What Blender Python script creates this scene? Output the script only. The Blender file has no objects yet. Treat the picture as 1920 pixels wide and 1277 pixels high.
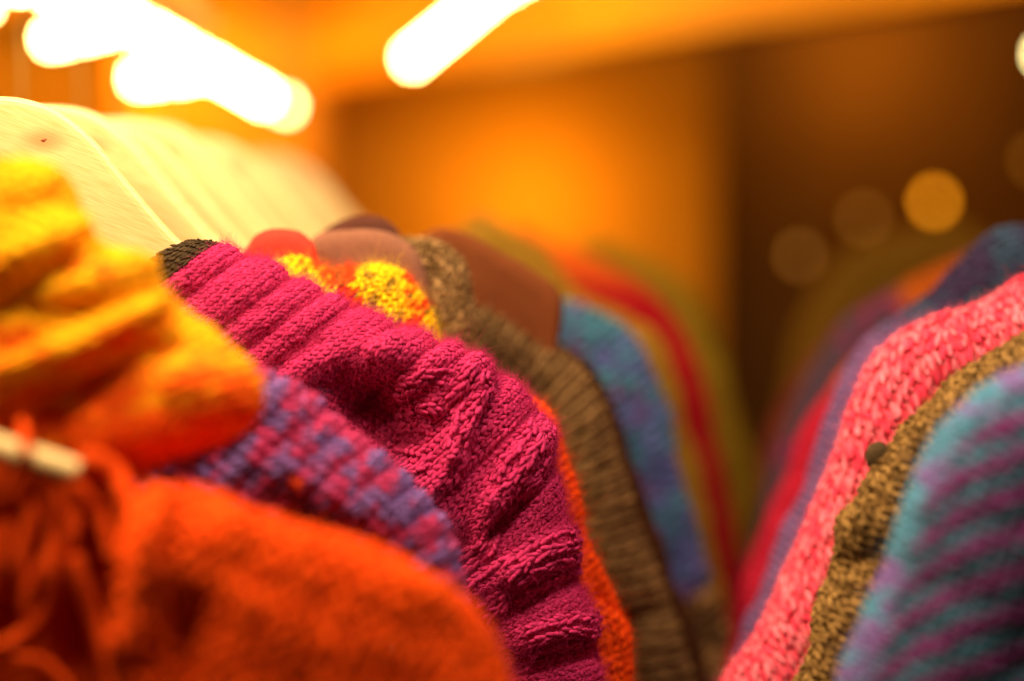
import bpy, math, random
import numpy as np
from mathutils import Vector

rng = np.random.default_rng(7)
random.seed(7)
sc = bpy.context.scene
col = sc.collection

# ------------------------------------------------------------------ camera
EYE = 1.40                       # height of the lens above the floor
F, SENS, IW, IH = 60.0, 36.0, 1920.0, 1277.0
PITCH = math.atan((IH/2-450)/IW*SENS/F)
cam = bpy.data.cameras.new('camera')
cam.lens = F; cam.sensor_width = SENS; cam.clip_start = .02; cam.clip_end = 60
cam.dof.use_dof = True; cam.dof.focus_distance = .792; cam.dof.aperture_fstop = 1.46
cam.dof.aperture_blades = 0
co = bpy.data.objects.new('camera', cam); col.objects.link(co)
co.location = (0, 0, EYE); co.rotation_euler = (math.pi/2-PITCH, 0, 0)
sc.camera = co
sc.cycles.use_adaptive_sampling = False
sc.cycles.use_denoising = True
sc.cycles.sample_clamp_indirect = 4
sc.cycles.max_bounces = 8
sc.view_settings.view_transform = 'Standard'; sc.view_settings.look = 'None'
sc.view_settings.exposure = 0; sc.view_settings.gamma = 1

# ------------------------------------------------------------------ night-time surroundings, lamps
w = bpy.data.worlds.new('World'); sc.world = w; w.use_nodes = True
bg = w.node_tree.nodes['Background']; bg.inputs[0].default_value = (1, .55, .3, 1); bg.inputs[1].default_value = .03

def lamp(name, loc, power, color, radius=.04, spot=None, aim=None, blend=.6):
    l = bpy.data.lights.new(name, 'SPOT' if spot else 'POINT')
    l.energy = power; l.color = color; l.shadow_soft_size = radius
    o = bpy.data.objects.new(name, l); col.objects.link(o); o.location = loc
    if spot:
        l.spot_size = math.radians(spot); l.spot_blend = blend
        o.rotation_euler = (Vector(aim)-Vector(loc)).to_track_quat('-Z', 'Y').to_euler()
    return o
WARM = (1, .74, .42); AMBER = (1, .50, .05)
lamp('stall_lamp_over_left_rail', (-.30, .60, EYE+.40), 16, WARM, .03)
lamp('near_left_fill', (-.40, .40, EYE+.32), 6.5, WARM, .03)  # unseen front fill added to brighten the hood and orange sweater
lamp('stall_lamp_over_hangers', (-.12, .855, EYE+.34), 4.5, WARM, .03)
lamp('stall_lamp_over_aisle', (.02, .42, EYE+.58), 14.5, (1, .74, .46), .04)
lamp('stall_lamp_over_right_rail', (.20, .60, EYE+.50), 9, (1, .78, .60), .04)
lamp('wall_lamp', (.035, 2.82, EYE+.07), 4.2, AMBER, .05)
lamp('canopy_fill', (-.70, 2.40, EYE+.36), 17, AMBER, .06)  # unseen light added to help the strings brighten canopy and left wall
lamp('beam_fill', (.32, 1.40, EYE+.46), 2.6, AMBER, .05)  # unseen light added to brighten the right part of the beam
lamp('corner_lamp', (.66, 3.02, EYE+.36), 5, AMBER, .05)

# ------------------------------------------------------------------ helpers
def px(x, y, Y):
    """point on the vertical plane at distance Y that is seen at photo position (x, y)"""
    x = np.asarray(x, float); y = np.asarray(y, float)
    a = (x-IW/2)/IW*SENS/F; b = -(y-IH/2)/IW*SENS/F
    cp, sp = math.cos(PITCH), math.sin(PITCH)
    dy = cp+b*sp; dz = -sp+b*cp
    k = Y/dy
    return np.stack([a*k, np.full_like(k, 1)*Y, EYE+dz*k], -1)

def topx(P):
    cp, sp = math.cos(PITCH), math.sin(PITCH)
    X, Y, Z = P[..., 0], P[..., 1], P[..., 2]-EYE
    f = Y*cp-Z*sp; u = Y*sp+Z*cp
    return IW/2+X/f*F/SENS*IW, IH/2-u/f*F/SENS*IW

def hash3(i, j, k=0):
    n = (i*374761393+j*668265263+k*2147483647) & 0xffffffff
    n = ((n ^ (n >> 13))*1274126177) & 0xffffffff
    return ((n ^ (n >> 16)) & 0xffff)/65535.0
def noise(x, y, seed=0):
    x = np.asarray(x, float); y = np.asarray(y, float)
    i = np.floor(x).astype(np.int64); j = np.floor(y).astype(np.int64)
    f = x-i; g = y-j; f = f*f*(3-2*f); g = g*g*(3-2*g)
    h = lambda a, b: hash3(a, b, seed*7919+13)
    return (h(i, j)*(1-f)+h(i+1, j)*f)*(1-g)+(h(i, j+1)*(1-f)+h(i+1, j+1)*f)*g
def fbm(x, y, seed=0):
    return .55*noise(x, y, seed)+.3*noise(x*2.1, y*2.1, seed+1)+.15*noise(x*4.3, y*4.3, seed+2)
def sm(a, b, x):
    t = np.clip((x-a)/(b-a), 0, 1); return t*t*(3-2*t)
def mix(a, b, t):
    t = np.asarray(t)[..., None]; return np.asarray(a)*(1-t)+np.asarray(b)*t

def link(name, me, mat, parent=None):
    o = bpy.data.objects.new(name, me); col.objects.link(o)
    if mat: me.materials.append(mat)
    if parent:
        o.parent = parent; o.matrix_parent_inverse = parent.matrix_world.inverted() if False else parent.matrix_basis.inverted()
    return o
def mesh_np(name, V, faces_list, C=None, smooth=True):
    """faces_list: list of int arrays (n,3) / (n,4)"""
    me = bpy.data.meshes.new(name)
    V = np.ascontiguousarray(V, np.float32)
    me.vertices.add(len(V)); me.vertices.foreach_set('co', V.ravel())
    idx = np.concatenate([f.ravel() for f in faces_list]).astype(np.int32)
    tot = np.concatenate([np.full(len(f), f.shape[1], np.int32) for f in faces_list])
    st = np.concatenate([[0], np.cumsum(tot)[:-1]]).astype(np.int32)
    me.loops.add(len(idx)); me.loops.foreach_set('vertex_index', idx)
    me.polygons.add(len(tot)); me.polygons.foreach_set('loop_start', st); me.polygons.foreach_set('loop_total', tot)
    me.polygons.foreach_set('use_smooth', np.full(len(tot), smooth, bool))
    if C is not None:
        at = me.color_attributes.new('yarn', 'FLOAT_COLOR', 'POINT')
        c4 = np.ones((len(V), 4), np.float32); c4[:, :3] = C
        at.data.foreach_set('color', c4.ravel())
    me.update(); me.validate()
    return me
def tag(o, label=None, cat=None, group=None, kind=None):
    if label: o['label'] = label
    if cat: o['category'] = cat
    if group: o['group'] = group
    if kind: o['kind'] = kind
    return o
def empty(name, loc, label, cat, group=None):
    o = bpy.data.objects.new(name, None); col.objects.link(o); o.location = loc; o.empty_display_size = .05
    return tag(o, label, cat, group)

# ------------------------------------------------------------------ materials
def mat(name, color=None, rough=.8, metal=0, spec=.4, emit=None, estr=0):
    m = bpy.data.materials.new(name); m.use_nodes = True
    b = m.node_tree.nodes['Principled BSDF']
    if color is not None: b.inputs['Base Color'].default_value = (*color, 1)
    b.inputs['Roughness'].default_value = rough; b.inputs['Metallic'].default_value = metal
    b.inputs['Specular IOR Level'].default_value = spec
    if emit is not None:
        b.inputs['Emission Color'].default_value = (*emit, 1); b.inputs['Emission Strength'].default_value = estr
    return m, m.node_tree, b
def wool(name, sheen=.35, fine=2600, bump=.25, var=.35):
    m, nt, b = mat(name, rough=.95, spec=.12)
    N, L = nt.nodes, nt.links
    at = N.new('ShaderNodeAttribute'); at.attribute_name = 'yarn'
    tc = N.new('ShaderNodeTexCoord')
    n1 = N.new('ShaderNodeTexNoise'); n1.inputs['Scale'].default_value = fine; n1.inputs['Detail'].default_value = 3
    n2 = N.new('ShaderNodeTexNoise'); n2.inputs['Scale'].default_value = fine*.28; n2.inputs['Detail'].default_value = 2
    L.new(tc.outputs['Object'], n1.inputs['Vector']); L.new(tc.outputs['Object'], n2.inputs['Vector'])
    mr = N.new('ShaderNodeMapRange'); mr.inputs[1].default_value = .3; mr.inputs[2].default_value = .7
    mr.inputs[3].default_value = 1-var; mr.inputs[4].default_value = 1+var
    L.new(n2.outputs['Fac'], mr.inputs[0])
    mx = N.new('ShaderNodeVectorMath'); mx.operation = 'SCALE'
    L.new(at.outputs['Color'], mx.inputs[0]); L.new(mr.outputs[0], mx.inputs['Scale'])
    L.new(mx.outputs[0], b.inputs['Base Color'])
    bp = N.new('ShaderNodeBump'); bp.inputs['Strength'].default_value = bump; bp.inputs['Distance'].default_value = .0006
    L.new(n1.outputs['Fac'], bp.inputs['Height']); L.new(bp.outputs[0], b.inputs['Normal'])
    b.inputs['Sheen Weight'].default_value = sheen; b.inputs['Sheen Roughness'].default_value = .45
    L.new(mx.outputs[0], b.inputs['Sheen Tint'])
    return m
M_WOOL = wool('wool_yarn')
M_FELT = wool('fleece_felt', sheen=.2, fine=1500, bump=.3, var=.12)
M_FUZZ = wool('wool_fibre', sheen=.0, bump=0, var=.15)

_k = px(82, 263, .799); KNOT = (float(_k[0]-px(-300, 450, .80)[0]-.09*.003), -.004, float(_k[2]-EYE))
def wood_mat():
    m, nt, b = mat('pale_beech_wood', rough=.42, spec=.4)
    N, L = nt.nodes, nt.links
    tc = N.new('ShaderNodeTexCoord')
    rot = N.new('ShaderNodeMapping'); rot.inputs['Rotation'].default_value = (0, math.radians(-22), 0)
    L.new(tc.outputs['Object'], rot.inputs[0])
    mp = N.new('ShaderNodeMapping'); mp.inputs['Scale'].default_value = (90, 300, 1500)
    L.new(rot.outputs[0], mp.inputs[0])
    n = N.new('ShaderNodeTexNoise'); n.inputs['Scale'].default_value = 1; n.inputs['Detail'].default_value = 4
    L.new(mp.outputs[0], n.inputs['Vector'])
    mp2 = N.new('ShaderNodeMapping'); mp2.inputs['Scale'].default_value = (14, 40, 70)
    L.new(rot.outputs[0], mp2.inputs[0])
    n2 = N.new('ShaderNodeTexNoise'); n2.inputs['Scale'].default_value = 1; n2.inputs['Detail'].default_value = 2
    L.new(mp2.outputs[0], n2.inputs['Vector'])
    r = N.new('ShaderNodeValToRGB'); r.color_ramp.elements[0].position = .3; r.color_ramp.elements[1].position = .7
    r.color_ramp.elements[0].color = (.74, .52, .20, 1); r.color_ramp.elements[1].color = (.88, .70, .34, 1)
    L.new(n.outputs['Fac'], r.inputs[0])
    mm = N.new('ShaderNodeMix'); mm.data_type = 'RGBA'; mm.blend_type = 'MULTIPLY'; mm.inputs[0].default_value = .22
    L.new(r.outputs[0], mm.inputs[6]); L.new(n2.outputs['Fac'], mm.inputs[7])
    # reddish stain round the knot
    dv = N.new('ShaderNodeVectorMath'); dv.operation = 'SUBTRACT'; dv.inputs[1].default_value = KNOT
    L.new(tc.outputs['Object'], dv.inputs[0])
    ms = N.new('ShaderNodeVectorMath'); ms.operation = 'MULTIPLY'; ms.inputs[1].default_value = (.62, 1, 1.25)
    L.new(dv.outputs[0], ms.inputs[0])
    ln = N.new('ShaderNodeVectorMath'); ln.operation = 'LENGTH'; L.new(ms.outputs[0], ln.inputs[0])
    r3 = N.new('ShaderNodeMapRange'); r3.interpolation_type = 'SMOOTHSTEP'; r3.inputs[1].default_value = .001; r3.inputs[2].default_value = .010; r3.inputs[3].default_value = .75; r3.inputs[4].default_value = 0
    L.new(ln.outputs['Value'], r3.inputs[0])
    m3 = N.new('ShaderNodeMix'); m3.data_type = 'RGBA'; m3.inputs[7].default_value = (.62, .22, .08, 1)
    L.new(r3.outputs[0], m3.inputs[0]); L.new(mm.outputs[2], m3.inputs[6])
    L.new(m3.outputs[2], b.inputs['Base Color'])
    bp = N.new('ShaderNodeBump'); bp.inputs['Strength'].default_value = .15; bp.inputs['Distance'].default_value = .0004
    L.new(n.outputs['Fac'], bp.inputs['Height']); L.new(bp.outputs[0], b.inputs['Normal'])
    return m
M_WOOD = wood_mat()
def plain_noise(name, c1, c2, scale=12, rough=.8):
    m, nt, b = mat(name, rough=rough, spec=.2)
    N, L = nt.nodes, nt.links
    tc = N.new('ShaderNodeTexCoord'); n = N.new('ShaderNodeTexNoise'); n.inputs['Scale'].default_value = scale; n.inputs['Detail'].default_value = 4
    L.new(tc.outputs['Object'], n.inputs['Vector'])
    r = N.new('ShaderNodeValToRGB'); r.color_ramp.elements[0].color = (*c1, 1); r.color_ramp.elements[1].color = (*c2, 1)
    L.new(n.outputs['Fac'], r.inputs[0]); L.new(r.outputs[0], b.inputs['Base Color'])
    return m
M_PLASTER = plain_noise('ochre_plaster', (.46, .18, .006), (.56, .235, .009), 5)
M_CANVAS = plain_noise('amber_canvas', (.80, .30, .004), (.86, .34, .006), 7)
M_DARK = plain_noise('dark_timber', (.10, .036, .003), (.15, .058, .005), 9)
M_BEAM = plain_noise('pine_beam', (.72, .26, .005), (.82, .32, .008), 14, .6)
M_FLOOR = plain_noise('floor_boards', (.06, .03, .012), (.10, .05, .02), 10)
M_METAL, _, _ = mat('steel_rod', (.80, .50, .12), .4, 1)
M_CORD, _, _ = mat('dark_cable', (.03, .02, .01), .6)
M_KNOT, _, _ = mat('wood_knot', (.28, .07, .02), .6)
def bulbmat(name, c, s): return mat(name, (.8, .7, .5), .3, emit=c, estr=s)[0]
M_BULB = bulbmat('glowing_bulb', (1, .74, .22), 95)
M_BULB_DIM = bulbmat('dim_glowing_bulb', (1, .80, .30), 26)
M_BULB_FAINT = bulbmat('faint_amber_bulb', (1, .30, .0), 8)
M_BULB_GHOST = bulbmat('ghostly_amber_bulb', (1, .30, .0), .9)

# ------------------------------------------------------------------ knitted shells
def smooth_curve(P, n):
    """Catmull-Rom through the control points, resampled evenly along the first curve"""
    P = np.asarray(P, float); m = len(P)
    t = np.linspace(0, m-1, n); i = np.clip(np.floor(t).astype(int), 0, m-2); f = (t-i)[:, None]
    E = np.vstack([2*P[0]-P[1], P, 2*P[-1]-P[-2]])
    a, b, c, d = E[i], E[i+1], E[i+2], E[i+3]
    return .5*((2*b)+(-a+c)*f+(2*a-5*b+4*c-d)*f**2+(-a+3*b-3*c+d)*f**3)

class Shell:
    """A soft double-sided sheet of cloth: outer edge (ridge), an inner line it runs towards, and the hanger's axis beyond."""
    def __init__(s, Y, ridge, inner, t=.018, axis=None, wr=None, folds=(), rib=None, lump=(.003, .03), res=.0022, dmax=None, lean=0, seed=0):
        s.Y = Y; s.t = t; s.wr = wr or t*1.15; s.seed = seed
        R = smooth_curve(ridge, 400); I = smooth_curve(inner, 400)
        Rw = px(R[:, 0], R[:, 1], Y)
        arc = np.concatenate([[0], np.cumsum(np.linalg.norm(np.diff(Rw, axis=0), axis=1))])
        s.len = arc[-1]
        nu = int(min(420, max(40, s.len/res)))
        ua = np.linspace(0, s.len, nu)
        rs = lambda A: np.stack([np.interp(ua, arc, A[:, k]) for k in range(A.shape[1])], -1)
        s.ua = ua; R = rs(R); I = rs(I)
        s.R = px(R[:, 0], R[:, 1], Y); s.I = px(I[:, 0], I[:, 1], Y)
        s.Rpx = R
        s.L = np.linalg.norm(s.I-s.R, axis=1)
        s.wu = np.minimum(s.wr, .62*s.L)                       # radius of the rolled edge
        s.Lt = s.L+(math.pi/2-1)*s.wu
        s.Lm = float(np.mean(s.Lt))
        nf = int(min(260, max(16, s.Lm*1.05/res)))
        # sigma < 0 : back of the cloth, 0 ridge, 1 inner line
        s.sg = np.concatenate([np.linspace(-1, -.3, 8)[:-1], np.linspace(-.3, 1, int(nf*1.3))])
        s.rib = rib; s.folds = folds; s.lump = lump
        U, S = np.meshgrid(np.arange(nu), s.sg, indexing='ij')
        s.G = s.base(U, S)
        s.N = s.normals(s.G)
        X, Yp = topx(s.G)
        d = np.zeros(U.shape)
        arcS = s.arc(U, S)
        d += lump[0]*(fbm(ua[U]/lump[1]+seed*9.1, arcS/lump[1]+5, seed)-.5)*2
        front = sm(-.02, .015, arcS)
        for f in folds:
            x0, y0, x1, y1, wd, am = f[:6]
            vx, vy = x1-x0, y1-y0; ll = max(vx*vx+vy*vy, 1e-6)
            t_ = np.clip(((X-x0)*vx+(Yp-y0)*vy)/ll, 0, 1)
            dd = np.hypot(X-x0-t_*vx, Yp-y0-t_*vy)
            d += am*np.exp(-(dd/wd)**2)*front
        if rib is not None: d += rib(ua[U], arcS, X, Yp)
        s.G = s.G+s.N*d[..., None]
        s.N = s.normals(s.G)
        s.Tu = np.gradient(s.G, axis=0); s.Ts = np.gradient(s.G, axis=1)
        s.U, s.S, s.A = U, S, arcS
        s.PX, s.PY = topx(s.G)
        s.axis = axis
    def arc(s, U, S): return S*s.Lt[U]
    def base(s, U, S):
        a = np.abs(S)*s.Lt[U]; sg = np.sign(S); wr = s.wu[U]
        q = wr*math.pi/2
        th = np.minimum(a, q)/wr
        d = np.where(a < q, wr*(1-np.cos(th)), wr+(a-q))
        dep = s.t*np.sin(th)
        dirn = (s.I-s.R)/s.L[:, None]
        P = s.R[U]+dirn[U]*d[..., None]
        P[..., 1] -= sg*dep
        return P
    def normals(s, G):
        n = np.cross(np.gradient(G, axis=0), np.gradient(G, axis=1))
        n /= np.linalg.norm(n, axis=-1, keepdims=True)+1e-12
        k = np.argmin(np.abs(s.sg-.6)); mid = n[n.shape[0]//2, k]
        if mid[1] > 0: n = -n
        return n
    def sample(s, A, u, sg):
        """bilinear look-up at arc position u (m) and sigma"""
        fu = np.clip(u/s.len*(len(s.ua)-1), 0, len(s.ua)-1.001); iu = fu.astype(int); fu = (fu-iu)
        fs = np.interp(sg, s.sg, np.arange(len(s.sg))); fs = np.clip(fs, 0, len(s.sg)-1.001); is_ = fs.astype(int); fs = fs-is_
        if A.ndim == 3: fu = fu[:, None]; fs = fs[:, None]
        return (A[iu, is_]*(1-fs)+A[iu, is_+1]*fs)*(1-fu)+(A[iu+1, is_]*(1-fs)+A[iu+1, is_+1]*fs)*fu
    # plain cloth between two u positions, sunk a little below the stitches
    def cloth(s, u0, u1, color, sink=.0012, mirror=True):
        i0 = int(round(u0*(len(s.ua)-1))); i1 = int(round(u1*(len(s.ua)-1)))
        G = s.G[i0:i1+1]-s.N[i0:i1+1]*sink
        C = color(s.ua[s.U[i0:i1+1]]/s.len, s.A[i0:i1+1], s.PX[i0:i1+1], s.PY[i0:i1+1], np.full(G.shape[:2], .5))
        C = np.broadcast_to(C, G.shape)
        if s.axis is not None:                       # on to the middle of the garment, front and back
            ax = px(s.axis, 450, s.Y)[0]
            for side in (-1, 0):
                e = G[:, side]; ex = np.repeat(e[:, None], 6, 1).copy()
                k = np.linspace(0, 1, 7)[1:]
                ex[..., 0] = e[:, None, 0]*(1-k)+ax*k
                ex[..., 2] = e[:, None, 2]-np.abs(ax-e[:, None, 0])*k*.12
                cc = np.repeat(C[:, side][:, None], 6, 1)
                if side == -1: G = np.concatenate([G, ex], 1); C = np.concatenate([C, cc], 1)
                else: G = np.concatenate([ex[:, ::-1], G], 1); C = np.concatenate([cc[:, ::-1], C], 1)
        nu, ns = G.shape[:2]
        def grid(nu, ns, o=0):
            i, j = np.meshgrid(np.arange(nu-1), np.arange(ns-1), indexing='ij'); a = (i*ns+j).ravel()+o
            return np.stack([a, a+1, a+ns+1, a+ns], -1)
        V = [G.reshape(-1, 3)]; CC = [C.reshape(-1, 3)]; Fs = [grid(nu, ns)]
        if s.axis is not None and mirror:            # the other half, coarser
            g = G[::4, ::4].copy(); g[..., 0] = 2*px(s.axis, 450, s.Y)[0]-g[..., 0]
            Fs.append(grid(g.shape[0], g.shape[1], len(V[0]))[:, ::-1]); V.append(g.reshape(-1, 3)); CC.append(C[::4, ::4].reshape(-1, 3))
        return np.concatenate(V), Fs, np.concatenate(CC)
    # V-shaped knit stitches, every leg a plump little strand
    def stitches(s, u0, u1, s0, s1, cw, rh, color, hi=False, r=.27, off=.0, slant=24, jit=.12, twist=0, lift=0):
        nc = max(1, int((u1-u0)*s.len/cw)); nr = max(1, int((s1-s0)*s.Lm/rh))
        ci, rj = np.meshgrid(np.arange(nc), np.arange(nr), indexing='ij'); ci = ci.ravel(); rj = rj.ravel()
        u = u0*s.len+(ci+.5)*cw; sg = s0+(rj+.5)*rh/s.Lm
        u = np.concatenate([u-cw*.25, u+cw*.25]); sg = np.concatenate([sg, sg]); sd = np.concatenate([-np.ones(len(ci)), np.ones(len(ci))])
        u = u+rng.normal(0, jit*cw*.35, len(u)); sg = sg+rng.normal(0, jit*rh*.45, len(u))/s.Lm
        ok = (u > 0) & (u < s.len) & (sg < 1) & (sg > -1)
        u, sg, sd = u[ok], sg[ok], sd[ok]
        P = s.sample(s.G, u, sg); N = s.sample(s.N, u, sg); N /= np.linalg.norm(N, axis=1, keepdims=True)
        x, y = topx(P)
        vis = (x > -140) & (x < 2060) & (y > 150) & (y < 1420)
        u, sg, sd, P, N = u[vis], sg[vis], sd[vis], P[vis], N[vis]
        n = len(u)
        if n == 0: return None
        B = s.sample(s.Ts, u, sg); B -= N*(B*N).sum(1, keepdims=True); B /= np.linalg.norm(B, axis=1, keepdims=True)
        T = np.cross(B, N)
        tu = s.sample(s.Tu, u, sg); T *= np.sign((T*tu).sum(1, keepdims=True))
        sc_ = np.linalg.norm(tu, axis=1)/(s.len/(len(s.ua)-1)); sc_ = np.clip(sc_, .45, 1.3)   # columns close up where the cloth narrows
        ph = np.radians(slant+rng.normal(0, 7, n))*sd+math.radians(twist)
        D = B*np.cos(ph)[:, None]+T*np.sin(ph)[:, None]
        D = D+N*(.22+rng.normal(0, .10, n))[:, None]; D /= np.linalg.norm(D, axis=1, keepdims=True)
        W = np.cross(D, N); W /= np.linalg.norm(W, axis=1, keepdims=True); Q = np.cross(W, D)
        hl = rh*.80*(1+rng.normal(0, .10, n)); rad = cw*r*sc_*(1+rng.normal(0, .12, n))
        P = P+N*(off+lift+rng.normal(0, cw*.04, n))[:, None]
        xx, yy = topx(P)
        C = color(u/s.len, sg*s.Lm, xx, yy, rng.random(n)); C = np.broadcast_to(C, (n, 3))*(1+rng.normal(0, .07, (n, 1)))
        return s.legs(P, W, D, Q, rad, hl, C, hi)
    @staticmethod
    def legs(P, W, D, Q, rad, hl, C, hi):
        n = len(P)
        nrg, nsd = (5, 7) if hi else (3, 5)
        bs = np.cos(np.linspace(math.pi, 0, nrg+2))[1:-1]; rr = np.sqrt(1-bs**2)**.75
        an = np.linspace(0, 2*math.pi, nsd, endpoint=False)
        loc = np.array([(0, -1, 0)]+[(rr[k]*math.cos(a), bs[k], rr[k]*math.sin(a)) for k in range(nrg) for a in an]+[(0, 1, 0)])
        nv = len(loc)
        V = P[:, None]+W[:, None]*(loc[None, :, 0, None]*rad[:, None, None])+D[:, None]*(loc[None, :, 1, None]*hl[:, None, None])+Q[:, None]*(loc[None, :, 2, None]*rad[:, None, None]*.9)
        tri = [(0, 1+(k+1) % nsd, 1+k) for k in range(nsd)]+[(nv-1, nv-1-nsd+k, nv-1-nsd+(k+1) % nsd) for k in range(nsd)]
        qd = [(1+a*nsd+k, 1+a*nsd+(k+1) % nsd, 1+(a+1)*nsd+(k+1) % nsd, 1+(a+1)*nsd+k) for a in range(nrg-1) for k in range(nsd)]
        o = (np.arange(n)*nv)[:, None, None]
        Ft = (np.array(tri)[None]+o).reshape(-1, 3); Fq = (np.array(qd)[None]+o).reshape(-1, 4)
        return V.reshape(-1, 3), [Ft[:, ::-1], Fq[:, ::-1]], np.repeat(np.clip(C, 0, 1), nv, 0)
    def cable(s, line, color, step=.0026, hl=.0031, rad=.00125, lift=.0014, pair=True):
        """a raised run of plump stitches lying on the knit along a line"""
        L = smooth_curve(line, 60); f = (s.sg >= -.05)
        X = s.PX[:, f]; Yp = s.PY[:, f]; G = s.G[:, f]; Nn = s.N[:, f]
        W_ = px(L[:, 0], L[:, 1], s.Y); d = np.concatenate([[0], np.cumsum(np.linalg.norm(np.diff(W_, axis=0), axis=1))])
        q = np.arange(0, d[-1], step); lx = np.interp(q, d, L[:, 0]); ly = np.interp(q, d, L[:, 1])
        idx = [np.unravel_index(np.argmin((X-a)**2+(Yp-b)**2), X.shape) for a, b in zip(lx, ly)]
        P = np.array([G[i] for i in idx]); N = np.array([Nn[i] for i in idx]); N /= np.linalg.norm(N, axis=1, keepdims=True)
        if len(P) < 3: return None
        D = np.gradient(P, axis=0); D -= N*(D*N).sum(1, keepdims=True); D /= np.linalg.norm(D, axis=1, keepdims=True)+1e-9
        T = np.cross(D, N); out = []
        for sd in ((-1, 1) if pair else (0,)):
            n = len(P); ph = np.radians(17*sd+rng.normal(0, 5, n))[:, None]
            d2 = D*np.cos(ph)+T*np.sin(ph)+N*.16; d2 /= np.linalg.norm(d2, axis=1, keepdims=True)
            w2 = np.cross(d2, N); w2 /= np.linalg.norm(w2, axis=1, keepdims=True); q2 = np.cross(w2, d2)
            p2 = P+T*(sd*rad*.85)+N*(lift+rng.normal(0, .0002, (n, 1)))+rng.normal(0, .0002, (n, 3))
            C = np.broadcast_to(color(np.zeros(n), np.zeros(n), *topx(p2), rng.random(n)), (n, 3))*(1+rng.normal(0, .06, (n, 1)))
            out.append(s.legs(p2, w2, d2, q2, rad*(1+rng.normal(0, .1, n)), hl*(1+rng.normal(0, .08, n)), C, True))
        return join(out)
    def fibres(s, n, u0, u1, s0, s1, color, length=.006, rad=.00004, up=.002):
        u = rng.uniform(u0, u1, n)*s.len; sg = rng.uniform(s0, s1, n)
        P = s.sample(s.G, u, sg); N = s.sample(s.N, u, sg); N /= np.linalg.norm(N, axis=1, keepdims=True)
        x, y = topx(P); ok = (x > -60) & (x < 1980) & (y > 200) & (y < 1340)
        P, N, u, sg = P[ok], N[ok], u[ok], sg[ok]; n = len(u)
        ln = length*rng.lognormal(-.3, .5, n)[:, None]
        d = rng.normal(0, 1, (n, 3)); d /= np.linalg.norm(d, axis=1, keepdims=True)
        d = d+N*.55; d /= np.linalg.norm(d, axis=1, keepdims=True)
        e = rng.normal(0, 1, (n, 3))
        p0 = P+N*up*rng.random((n, 1)); p1 = p0+d*ln*.5; d2 = d+e*.45; d2 /= np.linalg.norm(d2, axis=1, keepdims=True); p2 = p1+d2*ln*.5
        a = np.cross(d, [0.3, .5, .8]); a /= np.linalg.norm(a, axis=1, keepdims=True); b = np.cross(d, a)
        V = []
        for p, k in ((p0, 1), (p1, .9), (p2, .35)):
            for q in range(3):
                V.append(p+(a*math.cos(q*2.094)+b*math.sin(q*2.094))*rad*k)
        V = np.stack(V, 1).reshape(-1, 3)
        qd = np.array([(r*3+q, r*3+(q+1) % 3, r*3+3+(q+1) % 3, r*3+3+q) for r in range(2) for q in range(3)])
        Fq = (qd[None]+(np.arange(n)*9)[:, None, None]).reshape(-1, 4)
        C = color(u/s.len, sg*s.Lm, *topx(P), rng.random(n)); C = np.broadcast_to(C, (n, 3))*1.15
        return V, [Fq], np.repeat(np.clip(C, 0, 1), 9, 0)

def join(parts):
    V, Fs, C, o = [], [], [], 0
    for p in parts:
        if p is None: continue
        v, f, c = p
        V.append(v); C.append(c); Fs += [q+o for q in f]; o += len(v)
    return np.concatenate(V), Fs, np.concatenate(C)
def knit_part(name, sh, root, color, u0=0., u1=1., stitch=None, mat_=None, sink=.0012, mirror=True, extra=()):
    ps = [sh.cloth(u0, u1, color, sink, mirror)]
    if stitch:
        st = dict(stitch); s0 = st.pop('s0', -.12); s1 = st.pop('s1', 1.)
        a = st.pop('ua', u0); b = st.pop('ub', u1)
        ps.append(sh.stitches(max(a, u0), min(b, u1), s0, s1, color=color, **st))
    ps += list(extra)
    V, Fs, C = join(ps)
    return link(name, mesh_np(name, V, Fs, C), mat_ or M_WOOL, root)
def fuzz_part(sh, root, color, n, u0=0, u1=1, s0=-.08, s1=1., **k):
    V, Fs, C = sh.fibres(n, u0, u1, s0, s1, color, **k)
    o = link('fuzz', mesh_np('fuzz', V, Fs, C), M_FUZZ, root); o['kind'] = 'stuff'; return o
def off(pts, dx, dy): return [(x+dx, y+dy) for x, y in pts]
def flat(c):
    c = np.array(c)
    return lambda u, s, x, y, r: np.broadcast_to(c, np.shape(x)+(3,))
def tube(pts, rad, ns=8, color=(1, 1, 1), cap=True):
    P = smooth_curve(pts, len(pts)*6); n = len(P)
    rad = np.broadcast_to(np.interp(np.linspace(0, 1, n), np.linspace(0, 1, len(np.atleast_1d(rad))), np.atleast_1d(rad)), (n,))
    T = np.gradient(P, axis=0); T /= np.linalg.norm(T, axis=1, keepdims=True)
    a = np.cross(T, [0.02, 1, .03]); a /= np.linalg.norm(a, axis=1, keepdims=True)+1e-9; b = np.cross(T, a)
    an = np.linspace(0, 2*math.pi, ns, endpoint=False)
    V = (P[:, None]+(a[:, None]*np.cos(an)[None, :, None]+b[:, None]*np.sin(an)[None, :, None])*rad[:, None, None]).reshape(-1, 3)
    Fq = np.array([(i*ns+k, i*ns+(k+1) % ns, (i+1)*ns+(k+1) % ns, (i+1)*ns+k) for i in range(n-1) for k in range(ns)])
    V = np.concatenate([V, P[:1], P[-1:]]); m = n*ns
    Ft = np.array([(m, (k+1) % ns, k) for k in range(ns)]+[(m+1, (n-1)*ns+k, (n-1)*ns+(k+1) % ns) for k in range(ns)])
    return V, [Fq, Ft], np.broadcast_to(np.asarray(color, float), (len(V), 3)).copy()
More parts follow.
